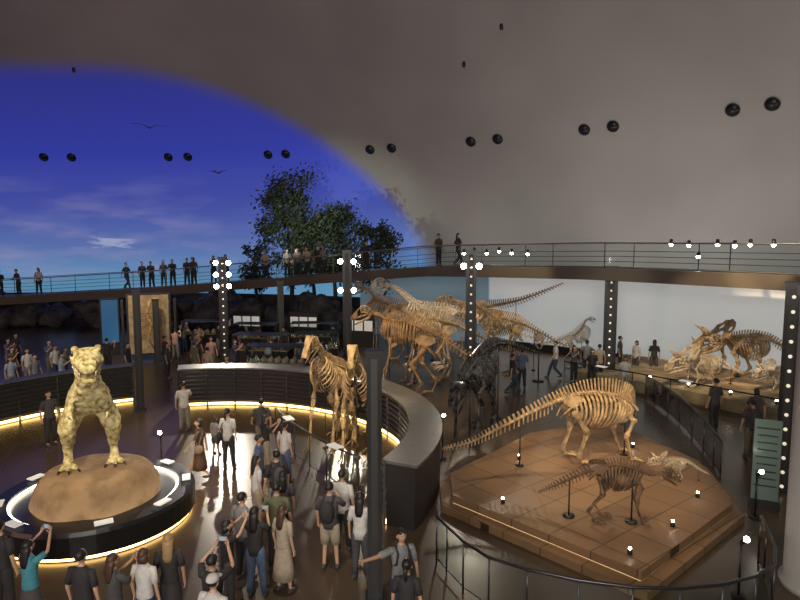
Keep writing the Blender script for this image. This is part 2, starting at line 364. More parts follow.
# ------------------------------------------------------------------ T-rex (animatronic, fleshed)
def trex():
    vs=[((-.05,0,1.40),(.40,.46)),((-.55,0,1.32),(.26,.29)),((-1.05,.0,1.2),(.17,.18)),((-1.5,.0,1.05),(.09,.10)),((-1.9,.0,.95),(.04,.04)),
        ((.32,0,1.5),(.42,.47)),((.60,0,1.74),(.37,.40)),((.76,0,2.00),(.27,.28)),((.84,0,2.28),(.22,.23)),((.98,0,2.46),(.18,.19))]
    ed=[(0,1),(1,2),(2,3),(3,4),(0,5),(5,6),(6,7),(7,8),(8,9)]
    for sg in (-1,1):
        b=len(vs)
        vs+=[((0,.32*sg,1.22),(.30,.24)),((.28,.44*sg,.86),(.22,.18)),((.0,.44*sg,.50),(.13,.115)),((-.06,.44*sg,.32),(.10,.095)),((.06,.44*sg,.10),(.10,.09))]
        ed+=[(0,b),(b,b+1),(b+1,b+2),(b+2,b+3),(b+3,b+4)]
        for k,a in enumerate((-.5,0,.5)):
            c=len(vs); vs+=[((.18+.02*(k==1),.44*sg+a*.14,.07),.06),((.30+.05*(k==1),.44*sg+a*.28,.055),.05),((.40+.06*(k==1),.44*sg+a*.36,.03),.022)]
            ed+=[(b+4,c),(c,c+1),(c+1,c+2)]
        c=len(vs); vs+=[((.72,.30*sg,1.55),.09),((.90,.36*sg,1.36),.065),((1.06,.32*sg,1.36),.042),((1.15,.29*sg,1.28),.02)]
        ed+=[(6,c),(c,c+1),(c+1,c+2),(c+2,c+3)]
    V_,F_=skin_mesh(vs,ed,[0],2)
    mb=MB(); mb.add(V_,F_)
    HZ=.06
    def head(secs):
        n=14;v=[];f=[]
        for (x,zc,w,h,sq) in secs:
            for j in range(n):
                a=2*math.pi*(j+.5)/n; c,s_=math.cos(a),math.sin(a)
                v.append((x-.1,w*math.copysign(abs(c)**sq,c),HZ+zc+h*math.copysign(abs(s_)**sq,s_)))
        for i in range(len(secs)-1):
            for j in range(n): f.append([i*n+j,i*n+(j+1)%n,(i+1)*n+(j+1)%n,(i+1)*n+j])
        f.append(list(range(n))[::-1]); f.append([(len(secs)-1)*n+j for j in range(n)]); mb.add(v,f)
    head([(.92,2.42,.17,.16,.8),(1.05,2.46,.27,.20,.7),(1.22,2.47,.29,.19,.7),(1.38,2.44,.23,.165,.7),(1.55,2.40,.19,.14,.7),(1.70,2.36,.165,.115,.75),(1.80,2.34,.12,.08,.8)])
    head([(.95,2.26,.14,.12,.8),(1.1,2.21,.25,.10,.7),(1.3,2.165,.21,.08,.7),(1.5,2.12,.165,.065,.7),(1.67,2.095,.12,.05,.8)])
    for sg in (-1,1):
        mb.tube([(1.02,.2*sg,2.66),(1.14,.21*sg,2.74),(1.26,.16*sg,2.66)],[.055,.065,.03],0,8)
        mb.tube([(1.35,.09*sg,2.60),(1.6,.07*sg,2.52)],[.035,.03],0,6)
    base_v,base_f=[v.copy() for v in mb.v],[list(f) for f in mb.f]
    best=None
    for vs_ in (.028,.0273,.0287,.03,.0315,.033,.035):
        me=mb.mesh('t',[]); o=bpy.data.objects.new('t',me); col.objects.link(o)
        rm=o.modifiers.new('r','REMESH'); rm.mode='VOXEL'; rm.voxel_size=vs_; rm.use_smooth_shade=True
        sm=o.modifiers.new('s','SMOOTH'); sm.factor=.5; sm.iterations=2
        dg=bpy.context.evaluated_depsgraph_get(); ev=o.evaluated_get(dg); m2=ev.to_mesh()
        band=sum(1 for v in m2.vertices if .6<v.co.z<1.7)
        leg_=sum(1 for v in m2.vertices if v.co.z<.45)
        if band>1500 and leg_>200:
            best=([v.co.copy() for v in m2.vertices],[v.normal.copy() for v in m2.vertices],[list(p.vertices) for p in m2.polygons])
        ev.to_mesh_clear(); bpy.data.objects.remove(o)
        if best: break
    mb=MB()
    if best:
        out=[]
        for p,nn in zip(best[0],best[1]):
            w=noise.fractal(p*5,1,2,4)*.02+(abs(math.sin(p.x*16+p.z*11+2*noise.noise(p*3)))-.5)*.014
            out.append(p+nn*w)
        mb.add(out,best[2])
    else: mb.add(base_v,base_f)
    for sg in (-1,1):
        mb.ell((1.17,.25*sg,2.62),(.04,.03,.04),1,8,6)
        for k in range(9):
            t=k/8; x=1.05+.6*t; y=(.25-.11*t)*sg
            mb.tube([(x,y,2.38-.03*t),(x+.005,y*.97,2.29-.03*t+.02*(k%2))],[.02,.003],2,5)
            if k<8: x2=1.05+.48*t; mb.tube([(x2,(.21-.085*t)*sg,2.30-.09*t),(x2,(.2-.085*t)*sg,2.36-.08*t)],[.016,.002],2,5)
        for k,a in enumerate((-.5,0,.5)):
            mb.tube([(.37+.06*(k==1),.44*sg+a*.35,.05),(.45+.06*(k==1),.44*sg+a*.40,.04),(.50+.06*(k==1),.44*sg+a*.42,.0)],[.03,.022,.004],1,6)
    m=bpy.data.materials.new('trex_hide'); m.use_nodes=True; nt=m.node_tree;N=nt.nodes;L=nt.links;b=N['Principled BSDF']
    tc=N.new('ShaderNodeTexCoord'); n=N.new('ShaderNodeTexNoise'); n.inputs['Scale'].default_value=9; n.inputs['Detail'].default_value=8; n.inputs['Distortion'].default_value=.4
    L.new(tc.outputs['Object'],n.inputs[0]); r=N.new('ShaderNodeValToRGB'); L.new(n.outputs[0],r.inputs[0]); e=r.color_ramp.elements
    e[0].position=.34;e[0].color=(.18,.13,.05,1); e[1].position=.62;e[1].color=(.68,.60,.36,1); q=e.new(.47); q.color=(.48,.39,.17,1)
    L.new(r.outputs[0],b.inputs['Base Color']); b.inputs['Roughness'].default_value=.9; b.inputs['Specular IOR Level'].default_value=.15
    vo=N.new('ShaderNodeTexVoronoi'); vo.inputs['Scale'].default_value=26; L.new(tc.outputs['Object'],vo.inputs[0]); bp=N.new('ShaderNodeBump'); bp.inputs['Strength'].default_value=.6; bp.inputs['Distance'].default_value=.02
    L.new(vo.outputs['Distance'],bp.inputs['Height']); L.new(bp.outputs[0],b.inputs['Normal'])
    mb.obj('tyrannosaurus_model',[m,M_['black'],M_['bone_pale']],loc=(-7.05,13.3,1.11),rz=math.radians(-62),sc=1.05)
trex()
# ------------------------------------------------------------------ skeleton toolkit
def bone(mb,a,b,r,m=0,n=7):
    a=V(a);b=V(b); P=[a.lerp(b,t) for t in (0,.1,.25,.5,.75,.9,1)]
    mb.tube(P,[r*.9,r*1.35,r*.85,r*.65,r*.8,r*1.25,r*.9],m,n)
def skull(mb,M,L,kind='thero',gape=14,m=0):
    old=mb.M; mb.M=(old@M if old is not None else M)@Matrix.Scale(L,4)
    if kind=='thero':
        top=[(0,.27,.17),(.15,.35,.2),(.35,.37,.17),(.6,.32,.11),(.85,.23,.08),(1.0,.10,.03)]
        row=[(0,.02,.21),(.2,.0,.22),(.45,.0,.17),(.7,.0,.12),(.9,.02,.08),(1.0,.05,.03)]
        jaw=[(-.02,-.03,.2),(.12,-.12,.2),(.4,-.12,.15),(.75,-.10,.09),(.95,-.07,.03)]
    elif kind=='hadro':
        top=[(0,.30,.14),(.15,.42,.15),(.35,.42,.13),(.6,.30,.08),(.85,.17,.09),(1.0,.06,.12)]
        row=[(0,.02,.16),(.2,.0,.16),(.45,.0,.13),(.7,.0,.08),(.9,.0,.11),(1.0,.0,.13)]
        jaw=[(-.02,-.02,.15),(.15,-.12,.15),(.4,-.10,.12),(.7,-.07,.07),(.93,-.05,.1)]
    elif kind=='sauro':
        top=[(0,.30,.18),(.15,.50,.2),(.35,.58,.18),(.6,.52,.14),(.85,.36,.12),(1.0,.18,.08)]
        row=[(0,.02,.2),(.2,.0,.22),(.45,.0,.2),(.7,.0,.18),(.9,.02,.13),(1.0,.05,.08)]
        jaw=[(-.02,-.04,.2),(.12,-.14,.2),(.4,-.14,.18),(.75,-.12,.14),(.95,-.08,.07)]
    else:
        top=[(0,.30,.16),(.15,.36,.2),(.35,.36,.2),(.6,.28,.12),(.85,.2,.06),(1.02,-.02,.015)]
        row=[(0,.02,.2),(.2,.0,.2),(.45,.0,.15),(.7,.0,.1),(.9,-.02,.05),(1.0,-.08,.015)]
        jaw=[(-.02,-.03,.18),(.15,-.12,.18),(.4,-.12,.14),(.7,-.10,.08),(.92,-.10,.02)]
    for sg in (-1,1):
        T=[V((x,y*sg,z)) for x,z,y in top]; B=[V((x,y*sg,z)) for x,z,y in row]
        mb.tube(T,[.03]*5+[.015],m,6); mb.tube(B,[.03]*5+[.015],m,6)
        for i in (0,1,2,3,4): mb.tube([T[i],T[i].lerp(B[i],.5)+V((0,.015*sg,0)),B[i]],[.032,.022,.032],m,6)
        mb.add([T[3],T[4],T[5],B[5],B[4],B[3]],[[0,1,4,5],[1,2,3,4]],m,False)
        mb.tube([T[2].lerp(B[2],.55),B[1].lerp(T[1],.25),B[0]],[.03,.035,.02],m,6)
        c=(T[1]+T[2])/2*.62+(B[1]+B[2])/2*.38
        mb.tube([c+V((.07*math.cos(a),.01*sg,.075*math.sin(a))) for a in [k*math.pi/5 for k in range(11)]],.018,m,5)
        ca,sa=math.cos(math.radians(gape)),math.sin(math.radians(gape))
        J=[V((x*ca,y*sg,z-x*sa)) for x,z,y in jaw]
        mb.tube(J,[(.04,.02),(.065,.025),(.055,.022),(.045,.02),(.025,.015)],m,6)
        if kind=='thero' or kind=='sauro':
            for k in range(12):
                t=.25+.72*k/11; q=itp([(a[0],a[2]) for a in row],t)*sg; z=itp([(a[0],a[1]) for a in row],t)
                l=(.075 if kind=='thero' else .05)*(1-.3*(k%2)); mb.tube([(t,q,z),(t-.01,q*.97,z-l)],[.014,.002],m,5)
                t2=t*.92; q2=itp([(a[0],a[2]) for a in jaw],t2)*sg; z2=itp([(a[0],a[1]) for a in jaw],t2)-t2*sa+.03
                mb.tube([(t2,q2,z2),(t2,q2,z2+l*.8)],[.012,.002],m,5)
    v=[];
    for x,z,y in top: v+=[(x,-y,z),(x,0,z+.02),(x,y,z)]
    f=[]
    for i in range(len(top)-1):
        for j in (0,1): f.append([i*3+j,i*3+j+1,(i+1)*3+j+1,(i+1)*3+j])
    mb.add(v,f,m)
    mb.tube([(0,-.15,.2),(-.02,0,.15),(0,.15,.2)],.05,m,6)
    if kind=='cera':
        n=15;v=[];f=[];
        for i in range(n):
            a=math.radians(-100+200*i/(n-1)); s_,c=math.sin(a),math.cos(a)
            for k,rr in enumerate((.2,.36,.52,.6)):
                sc_=1+(.1 if (i%2 and k==3) else 0)
                v.append((-.02-1.0*rr*max(c,.15),rr*s_*.8*sc_,.26+rr*c*.62*sc_))
        for i in range(n-1):
            for k in (0,1,2):
                if k==1 and i in (3,4,9,10): continue
                f.append([i*4+k,i*4+k+1,(i+1)*4+k+1,(i+1)*4+k])
        mb.add(v,f,m); mb.add([V(p)+V((-.03,0,-.01)) for p in v],[g[::-1] for g in f],m)
        mb.tube([v[i*4+3] for i in range(n)],.025,m,6)
        for sg in (-1,1): mb.tube([(.3,.15*sg,.36),(.40,.17*sg,.58),(.60,.2*sg,.80)],[.06,.045,.006],m,8)
        mb.tube([(.78,0,.2),(.82,0,.36),(.88,0,.48)],[.05,.035,.005],m,8)
    mb.M=old
def rot_to(d):
    d=V(d).normalized(); y=V((0,0,1)).cross(d); y=y.normalized() if y.length>1e-4 else V((0,1,0)); z=d.cross(y)
    return Matrix(((d.x,y.x,z.x,0),(d.y,y.y,z.y,0),(d.z,y.z,z.z,0),(0,0,0,1)))
def leg(mb,J,r,toes=3,tl=.25,claw=True,m=0):
    for sg in (-1,1):
        Q=[V((p[0],p[1]*sg,p[2])) for p in J]
        if sg==-1 and len(J[0])>3: Q=[q+V((p[3],0,0)) for q,p in zip(Q,J)]
        k=len(Q)
        for i in range(k-1):
            rr=r*(1-.22*i)
            if i==1:
                off=V((0,rr*.7,0)); bone(mb,Q[i]+off,Q[i+1]+off*.6,rr*.75,m); bone(mb,Q[i]-off,Q[i+1]-off*.6,rr*.5,m)
            elif i==k-2:
                for o in (-1,0,1): bone(mb,Q[i]+V((0,o*rr*.6,0)),Q[i+1]+V((0.02,o*rr*1.1,0)),rr*.5,m,6)
            else: bone(mb,Q[i],Q[i+1],rr,m)
            mb.ell(Q[i+1],(rr*1.0,)*3,m,7,5)
        e=Q[-1]
        for t in range(toes):
            a=(t-(toes-1)/2)*.42; d=V((math.cos(a),math.sin(a),0))
            p1=e+d*tl*.45; p1.z=.05*tl/.25; p2=e+d*tl*.8; p2.z=.04*tl/.25; p3=e+d*tl*1.1; p3.z=.01
            mb.tube([e,p1,p2,p3],[r*.32,r*.26,r*.24,r*.05 if claw else r*.2],m,6)
def skeleton(name,spine,N,rtab,htab,ctab,rib,hind,fore,skl,mt,loc,rz,sc=1.,hr=.06,fr=.045,ht=3,ft=3,support=True,pelvis=None,scap=None,gape=14):
    mb=MB(); P=cr(spine,N)
    for i,p in enumerate(P):
        s=i/(N-1); a=P[max(i-1,0)];b=P[min(i+1,N-1)]; t=(b-a).normalized(); l=(b-a).length/(2 if 0<i<N-1 else 1)
        sd=V((0,0,1)).cross(t); sd=sd.normalized() if sd.length>.05 else V((0,1,0)); up=t.cross(sd)
        r=itp(rtab,s); h=itp(htab,s); c=itp(ctab,s)
        mb.tube([p-t*l*.46,p-t*l*.2,p+t*l*.2,p+t*l*.46],[r*1.1,r*.72,r*.72,r*1.1],0,8)
        if h>0: mb.blade(p+up*r*.5,p+up*(r+h)-t*h*.22,l*.22,l*.22,r*.3,r*.16,t)
        if c>0: mb.blade(p-up*r*.5-t*l*.4,p-up*(r+c)-t*(l*.4+c*.4),l*.12,l*.16,r*.2,r*.1,t)
        if r>.03:
            for sg in (-1,1): mb.blade(p+up*r*.4,p+up*r*.7+sd*sg*r*2.0-t*l*.1,l*.2,l*.12,r*.15,r*.08,t)
    if rib:
        s0,s1,w,d,nr=rib
        for k in range(nr):
            q=k/(nr-1); s=s0+(s1-s0)*q; x=s*(N-1); j=min(int(x),N-2); p=P[j].lerp(P[j+1],x-j); t=(P[j+1]-P[j]).normalized()
            sd=V((0,0,1)).cross(t).normalized(); up=t.cross(sd); f=.55+.45*math.sin(math.pi*min(1,q*.85+.15)); f2=.5+.5*math.sin(math.pi*min(1,.15+q*.75))
            for sg in (-1,1):
                pts=[]
                for e in range(8):
                    th=math.radians(e/7*158); pts.append(p+sd*sg*w*f*math.sin(th)*(1 if e<5 else .95)-up*d*f2*(1-math.cos(th))/2-t*d*.16*(e/7)*(1.0))
                rr=.022*d/.8
                mb.tube(pts,[(rr,rr*1.5)]*6+[(rr*.8,rr),(rr*.5,rr*.5)],0,5)
    if hind: leg(mb,hind,hr,ht,hr*4.5)
    if fore: leg(mb,fore,fr,ft,fr*4)
    if pelvis:
        x,y,z,sz=pelvis
        for sg in (-1,1):
            yy=y*sg
            mb.add([V((x+a*sz,yy*(1 if b<.3 else .8),z+b*sz)) for a,b in ((-.6,.25),(-.55,.5),(-.1,.62),(.4,.58),(.65,.35),(.3,.1),(0,-.05),(-.25,.05))],[[0,1,2,3,4,5,6,7]],0,False)
            mb.add([V((x+a*sz,yy*(1 if b<.3 else .8)+.03*sg,z+b*sz)) for a,b in ((-.6,.25),(-.55,.5),(-.1,.62),(.4,.58),(.65,.35),(.3,.1),(0,-.05),(-.25,.05))],[[7,6,5,4,3,2,1,0]],0,False)
            mb.tube([(x+.1*sz,yy,z),(x+.35*sz,yy*.5,z-.75*sz),(x+.55*sz,yy*.3,z-.8*sz)],[.06*sz,.04*sz,.07*sz],0,6)
            mb.tube([(x-.1*sz,yy,z),(x-.6*sz,yy*.4,z-.65*sz)],[.06*sz,.04*sz],0,6)
    if scap:
        x,y,z,x2,z2,w=scap
        for sg in (-1,1): mb.blade((x,y*sg,z),(x2,y*.85*sg,z2),w*.6,w,.02,.015,(1,0,.3))
    if skl:
        kind,L,d=skl; e=P[-1]; mb_M=Matrix.Translation(e)@rot_to(d); skull(mb,mb_M,L,kind,gape)
    if support:
        for s in support if isinstance(support,(list,tuple)) else (.3,.75):
            p=P[int(s*(N-1))]; mb.tube([(p.x,p.y,0),(p.x,p.y,p.z)],.015,1,6); mb.tube([(p.x,p.y,0),(p.x,p.y,.03)],.10,1,12)
    return mb.obj(name,[M_[mt],M_['black']],loc=loc,rz=rz,sc=sc)
BIP=[(-3.7,.2,1.9),(-2.7,.05,1.75),(-1.5,0,1.8),(-.5,0,1.95),(.2,0,2.0),(.9,0,2.08),(1.4,0,2.22),(1.7,0,2.5),(2.0,0,2.68)]
HINDW=[(0,.24,1.75,0.),(.45,.30,1.15,-.3),(.1,.28,.5,-.5),(.35,.28,.07,-.6)]
FORE=[(1.2,.28,1.75),(1.1,.34,1.45),(1.35,.30,1.3)]
def biped(name,mt,loc,rz,sc,spine=None,hadro=False,skd=(1,0,-.15),skL=.75,hump=.22,gape=14,fore=None):
    return skeleton(name,spine or BIP,58,[(0,.012),(.3,.05),(.5,.085),(.75,.075),(1,.05)],[(0,.02),(.3,.12),(.5,hump),(.72,hump),(.85,.08),(1,.04)],[(0,.02),(.2,.12),(.42,.16),(.45,0),(1,0)],
        (.55,.80,.42,.85,13),HINDW,fore or FORE,('hadro' if hadro else 'thero',skL,skd),mt,loc,rz,sc,hr=.095,fr=.05 if not fore else .07,pelvis=(0,.2,1.78,.62),scap=(1.2,.28,1.75,.7,2.1,.08),gape=gape)
rad=math.radians
HAD=[(-3.0,.3,1.0),(-2.3,.1,1.2),(-1.5,0,1.6),(-.5,0,1.95),(.1,0,2.15),(.7,0,2.35),(1.1,0,2.6),(1.35,0,2.95),(1.6,0,3.15)]
HFORE=[(1.0,.30,1.95),(1.05,.38,1.4),(1.25,.36,.9)]
biped('hadrosaur_skeleton','bone',(-1.85,18.5,0),rad(-110),1.04,HAD,True,(1,0,-.55),.72,fore=HFORE)
biped('hadrosaur_skeleton','bone',(-1.15,17.7,0),rad(-94),1.02,HAD,True,(1,0,-.7),.7,fore=HFORE)
biped('iguanodont_skeleton','bone_or',(1.0,23.5,0),rad(174),1.14,[(-2.9,.8,.8),(-2.2,.4,1.1),(-1.3,.1,1.6),(-.5,0,2.1),(.1,0,2.4),(.8,0,2.6),(1.3,0,2.65),(1.6,0,2.8),(1.9,0,2.9)],True,(1,0,-.35),.75,hump=.3,fore=[(1.2,.28,2.1),(1.2,.36,1.5),(1.4,.34,.9)])
biped('brachylophosaur_skeleton','bone',(2.0,26.2,0),rad(200),1.15,[(-3.0,.8,1.0),(-2.2,.4,1.2),(-1.3,.1,1.7),(-.5,0,2.1),(.1,0,2.3),(.8,0,2.4),(1.3,0,2.5),(1.6,0,2.7),(1.9,0,2.8)],True,(1,0,-.4),.7,hump=.3,fore=[(1.2,.28,1.9),(1.2,.36,1.3),(1.4,.34,.7)])
biped('saurolophus_skeleton','bone',(5.4,27.9,0),rad(200),1.05,[(-3.0,.8,1.0),(-2.2,.4,1.2),(-1.3,.1,1.7),(-.5,0,2.1),(.1,0,2.3),(.8,0,2.45),(1.3,0,2.6),(1.6,0,2.85),(1.9,0,3.0)],True,(1,0,-.5),.7,hump=.3,fore=[(1.2,.28,1.9),(1.2,.36,1.3),(1.4,.34,.7)])
biped('sinraptor_skeleton','bone_or',(.4,30.9,0),rad(170),1.25,[(-3.2,.2,2.5),(-2.4,.05,2.4),(-1.4,0,2.3),(-.5,0,2.2),(.1,0,2.2),(.8,0,2.3),(1.3,0,2.5),(1.6,0,2.8),(1.9,0,2.95)])
skeleton('camarasaurus_skeleton',[(-4.2,.6,1.3),(-3.2,.3,1.6),(-2.0,.1,2.05),(-.9,0,2.45),(0,0,2.65),(.8,0,2.75),(1.5,0,2.9),(2.0,0,3.3),(2.4,0,3.65),(2.8,0,3.8)],54,
   [(0,.02),(.3,.07),(.5,.13),(.7,.12),(1,.07)],[(0,.03),(.3,.1),(.5,.2),(.7,.15),(1,.06)],[(0,.03),(.3,.2),(.42,.15),(.45,0),(1,0)],
   (.50,.72,.68,1.35,12),[(0,.4,2.3,0),(.15,.45,1.3,0),(0,.45,.35,0),(.08,.45,.1,0)],[(1.5,.5,2.2,0),(1.35,.55,1.35,0),(1.5,.52,.45,0),(1.55,.52,.1,0)],('sauro',.72,(1,0,-.2)),'bone_pale',(2.3,29.0,0),rad(188),1.06,hr=.13,fr=.1,ht=4,ft=4,pelvis=(0,.35,2.4,.65),scap=(1.45,.5,2.2,1.0,2.8,.12))
biped('theropod_skeleton','bone_or',(5.0,31.6,0),rad(192),1.18,[(-3.2,.2,3.3),(-2.4,.05,2.95),(-1.4,0,2.6),(-.5,0,2.4),(.2,0,2.3),(.9,0,2.3),(1.4,0,2.3),(1.7,0,2.5),(2.0,0,2.6)])
biped('allosaurus_skeleton','bone_black',(2.85,19.4,.0),rad(-118),1.22,[(-3.6,.5,1.5),(-2.6,.2,1.8),(-1.4,0,2.1),(-.5,0,2.2),(.1,0,2.15),(.8,0,2.0),(1.25,0,1.85),(1.55,0,1.7),(1.8,0,1.5)],False,(1,0,-.6),.75,gape=25)
skeleton('amargasaurus_skeleton',[(-3.6,-.5,.75),(-2.9,-.35,.80),(-2.1,-.15,1.02),(-1.1,0,1.36),(-.3,0,1.62),(.4,0,1.72),(1.1,0,1.60),(1.6,.15,1.3),(1.95,.45,1.05),(2.15,.8,.9)],74,
   [(0,.015),(.25,.035),(.45,.07),(.75,.07),(1,.04)],[(0,.03),(.15,.10),(.35,.17),(.5,.26),(.65,.36),(.78,.42),(.9,.26),(1,.12)],[(0,.03),(.2,.12),(.38,.18),(.42,0),(1,0)],
   (.47,.76,.46,.9,16),[(-.2,.28,1.38,0),(.05,.32,.8,.1),(-.15,.32,.2,.1),(-.08,.32,.06,.1)],[(1.45,.34,1.1,0),(1.3,.38,.65,-.1),(1.45,.36,.18,-.1),(1.5,.36,.05,-.1)],('sauro',.36,(.5,1,-.5)),'bone',(4.65,15.5,.35),rad(12),1.05,hr=.085,fr=.07,ht=4,ft=4,pelvis=(-.2,.24,1.46,.45),scap=(1.4,.34,1.05,1.0,1.55,.08))
skeleton('camptosaurus_skeleton',[(-1.0,.1,.35),(-.75,.05,.5),(-.4,0,.72),(-.05,0,.9),(.25,0,.97),(.55,0,.92),(.78,0,.85),(.95,0,.88)],46,
   [(0,.012),(.4,.038),(.75,.038),(1,.024)],[(0,.02),(.4,.09),(.7,.09),(1,.02)],[(0,.01),(.3,.07),(.42,0),(1,0)],
   (.48,.78,.2,.45,12),[(-.05,.13,.8,0),(.12,.15,.5,-.1),(-.08,.15,.2,-.12),(.0,.15,.04,-.12)],[(.62,.14,.7,0),(.55,.16,.38,0),(.66,.15,.06,0)],('hadro',.3,(1,0,-.4)),'bone_dark',(4.2,12.1,.35),rad(-12),1.25,hr=.045,fr=.034,pelvis=(-.05,.11,.85,.25),scap=(.62,.13,.7,.4,.9,.035),support=(.25,.7))
def cera(name,mt,loc,rz,sc,L=.95):
    return skeleton(name,[(-1.9,.1,.55),(-1.3,.05,.8),(-.7,0,1.15),(-.1,0,1.35),(.5,0,1.38),(1.0,0,1.25),(1.3,0,1.15)],40,[(0,.015),(.4,.06),(.8,.065),(1,.06)],[(0,.02),(.4,.16),(.8,.14),(1,.05)],[(0,.02),(.3,.12),(.42,0),(1,0)],
      (.45,.82,.42,.85,13),[(-.15,.28,1.15,0),(.1,.32,.7,.05),(-.12,.32,.22,.05),(-.03,.32,.06,.05)],[(1.0,.32,.95,0),(.85,.42,.55,-.05),(1.0,.38,.15,-.05),(1.05,.38,.05,-.05)],('cera',L,(1,0,-.25)),mt,loc,rz,sc,hr=.085,fr=.07,ht=4,ft=4,pelvis=(-.15,.24,1.2,.42),scap=(1.0,.32,.95,.6,1.35,.07),support=(.2,.7),gape=6)
cera('protoceratops_skeleton','bone_pale',(6.9,14.3,.35),rad(165),.34)
cera('triceratops_skeleton','bone_pale',(12.3,23.5,.45),rad(190),.78,1.25)
cera('chasmosaurus_skeleton','bone',(15.0,25.0,.45),rad(184),1.25,1.0)
cera('centrosaurus_skeleton','bone_grey',(14.8,22.9,.45),rad(196),.58,1.15)
biped('ornithomimid_skeleton','bone_grey',(8.3,29.0,0),rad(-20),.72,[(-2.6,.2,1.4),(-1.9,.05,1.5),(-1.2,0,1.65),(-.5,0,1.9),(.1,0,2.1),(.5,0,2.4),(.8,0,2.8),(1.0,0,3.2),(1.2,0,3.35)],False,(1,0,-.2),.45)
mb=MB(); mb.tube([(0,0,0),(0,0,.04)],.25,1,16); mb.tube([(0,0,0),(0,0,1.7)],.03,1,8); skull(mb,Matrix.Translation((-.4,0,1.8)),.9,'thero'); mb.obj('mounted_skull',[M_['bone_pale'],M_['black']],loc=(6.1,26.0,0),rz=rad(-100))
# platforms -----------------------------------------------------------
def tile_mat():
    m=bpy.data.materials.new('platform_tile'); m.use_nodes=True; nt=m.node_tree;N=nt.nodes;L=nt.links;b=N['Principled BSDF']
    tc=N.new('ShaderNodeTexCoord'); mp=N.new('ShaderNodeMapping'); mp.inputs['Rotation'].default_value=(0,0,rad(-38)); L.new(tc.outputs['Object'],mp.inputs[0])
    br=N.new('ShaderNodeTexBrick'); br.offset=0; br.inputs['Scale'].default_value=1; br.inputs['Brick Width'].default_value=.9; br.inputs['Row Height'].default_value=.9; br.inputs['Mortar Size'].default_value=.012
    br.inputs['Color1'].default_value=(.17,.098,.05,1); br.inputs['Color2'].default_value=(.23,.135,.07,1); br.inputs['Mortar'].default_value=(.04,.022,.012,1)
    L.new(mp.outputs[0],br.inputs[0]); L.new(br.outputs[0],b.inputs['Base Color']); b.inputs['Roughness'].default_value=.5; return m
TM=tile_mat()
mb=MB()
def slab(pts,z0,z1,m=0):
    n=len(pts); v=[(x,y,z0) for x,y in pts]+[(x,y,z1) for x,y in pts]
    mb.add(v,[list(range(n))[::-1],list(range(n,2*n))]+[[i,(i+1)%n,n+(i+1)%n,n+i] for i in range(n)],m,False)
base=[(4.25,9.75),(7.6,12.7),(8.2,15.5),(7.0,19.5),(3.9,18.0),(1.0,14.6),(.95,13.2)]
cxp=sum(p[0] for p in base)/7; cyp=sum(p[1] for p in base)/7
sca=lambda k:[(cxp+(x-cxp)*k,cyp+(y-cyp)*k) for x,y in base]
slab(base,0,.16); slab(sca(.925),.16,.18,1); slab(sca(.93),.18,.35)
mb.obj('tiled_display_platform',[TM,M_['ledp']])
mb=MB(); pp=[pol(a,44.2) for a in range(44,76,2)]+[pol(a,49.6) for a in range(74,42,-2)]
slab([(p.x,p.y) for p in pp],0,.45); mb.obj('curved_display_platform',[M_['sand']])
mb=MB()
for p in [(4.3,10.7),(2.3,12.9),(5.6,11.8),(6.8,13.2),(3.2,15.6),(6.6,16.5)]:
    mb.tube([(p[0],p[1],.35),(p[0],p[1],.45)],[.05,.04],0,10); mb.ell((p[0],p[1],.46),(.03,.03,.028),1,8,6)
for a in (48,50,52,54,56,58): q=pol(a,44.8,.45); mb.tube([q,q+V((0,0,.12))],[.05,.04],0,8); mb.ell(q+V((0,0,.14)),(.045,.045,.04),1,8,6)
mb.obj('platform_uplights',[M_['black'],M_['bulb']])
def lamp_stand(x,y,h,z=0):
    mb=MB(); mb.tube([(0,0,0),(0,0,.04)],.12,0,14); mb.tube([(0,0,0),(0,0,h)],.022,0,8); mb.tube([(0,0,h),(.02,-.1,h+.1)],[.045,.07],0,10); mb.ell((.022,-.11,h+.11),(.055,.04,.055),1,10,6)
    mb.obj('spotlight_stand',[M_['black'],M_['bulb']],loc=(x,y,z))
lamp_stand(5.9,9.9,1.0); lamp_stand(7.95,12.9,1.0); lamp_stand(-8.0,16.3,1.1); lamp_stand(-6.4,15.6,1.0); lamp_stand(1.2,16.5,1.2)
mb=MB(); mb.box((0,0,1.15),(.55,.03,1.9),0); mb.box((0,0,.1),(.6,.25,.2),1)
for k in range(9): mb.box((0,-.018,1.9-.17*k),(.4 if k%4 else .46,.006,.03),1)
mb.obj('standing_info_panel',[M_['cyanp'],M_['dark']],loc=(8.45,13.4,0),rz=rad(-25))
# ------------------------------------------------------------------ mid-distance displays
def case(x,y,w,rz,h=.95):
    mb=MB(); mb.box((0,0,.4),(w,.9,.8),0); mb.box((0,0,.82),(w+.06,.96,.05),2); mb.box((0,0,1.2),(w,.9,.7),1)
    for k in range(int(w/.35)):
        xx=-w/2+.25+k*.35; mb.ell((xx,R.uniform(-.2,.2),.9),(.14,.2,.07+R.random()*.12),3,8,6)
        mb.tube([(xx-.1,.1,.86),(xx,.12,1.05),(xx+.12,.05,.9)],.03,3,5)
    for a in (-w/2,w/2):
        for b in (-.45,.45): mb.box((a,b,1.2),(.03,.03,.72),0)
    mb.box((0,0,1.57),(w+.04,.94,.04),0); mb.box((0,-.3,1.54),(w*.9,.08,.02),4)
    mb.obj('fossil_display_case',[M_['black'],M_['glass'],M_['sand'],M_['bone_pale'],M_['dot']],loc=(x,y,0),rz=rz)
for x,y,w,r in ((-11.2,34.5,2.6,.1),(-8.0,33.2,2.4,-.1),(-4.8,33.6,2.6,.05),(-6.8,29.4,2.8,-.15),(-4.2,29.9,2.0,.2),(-5.4,26.2,2.6,-.1)): case(x,y,w,r)
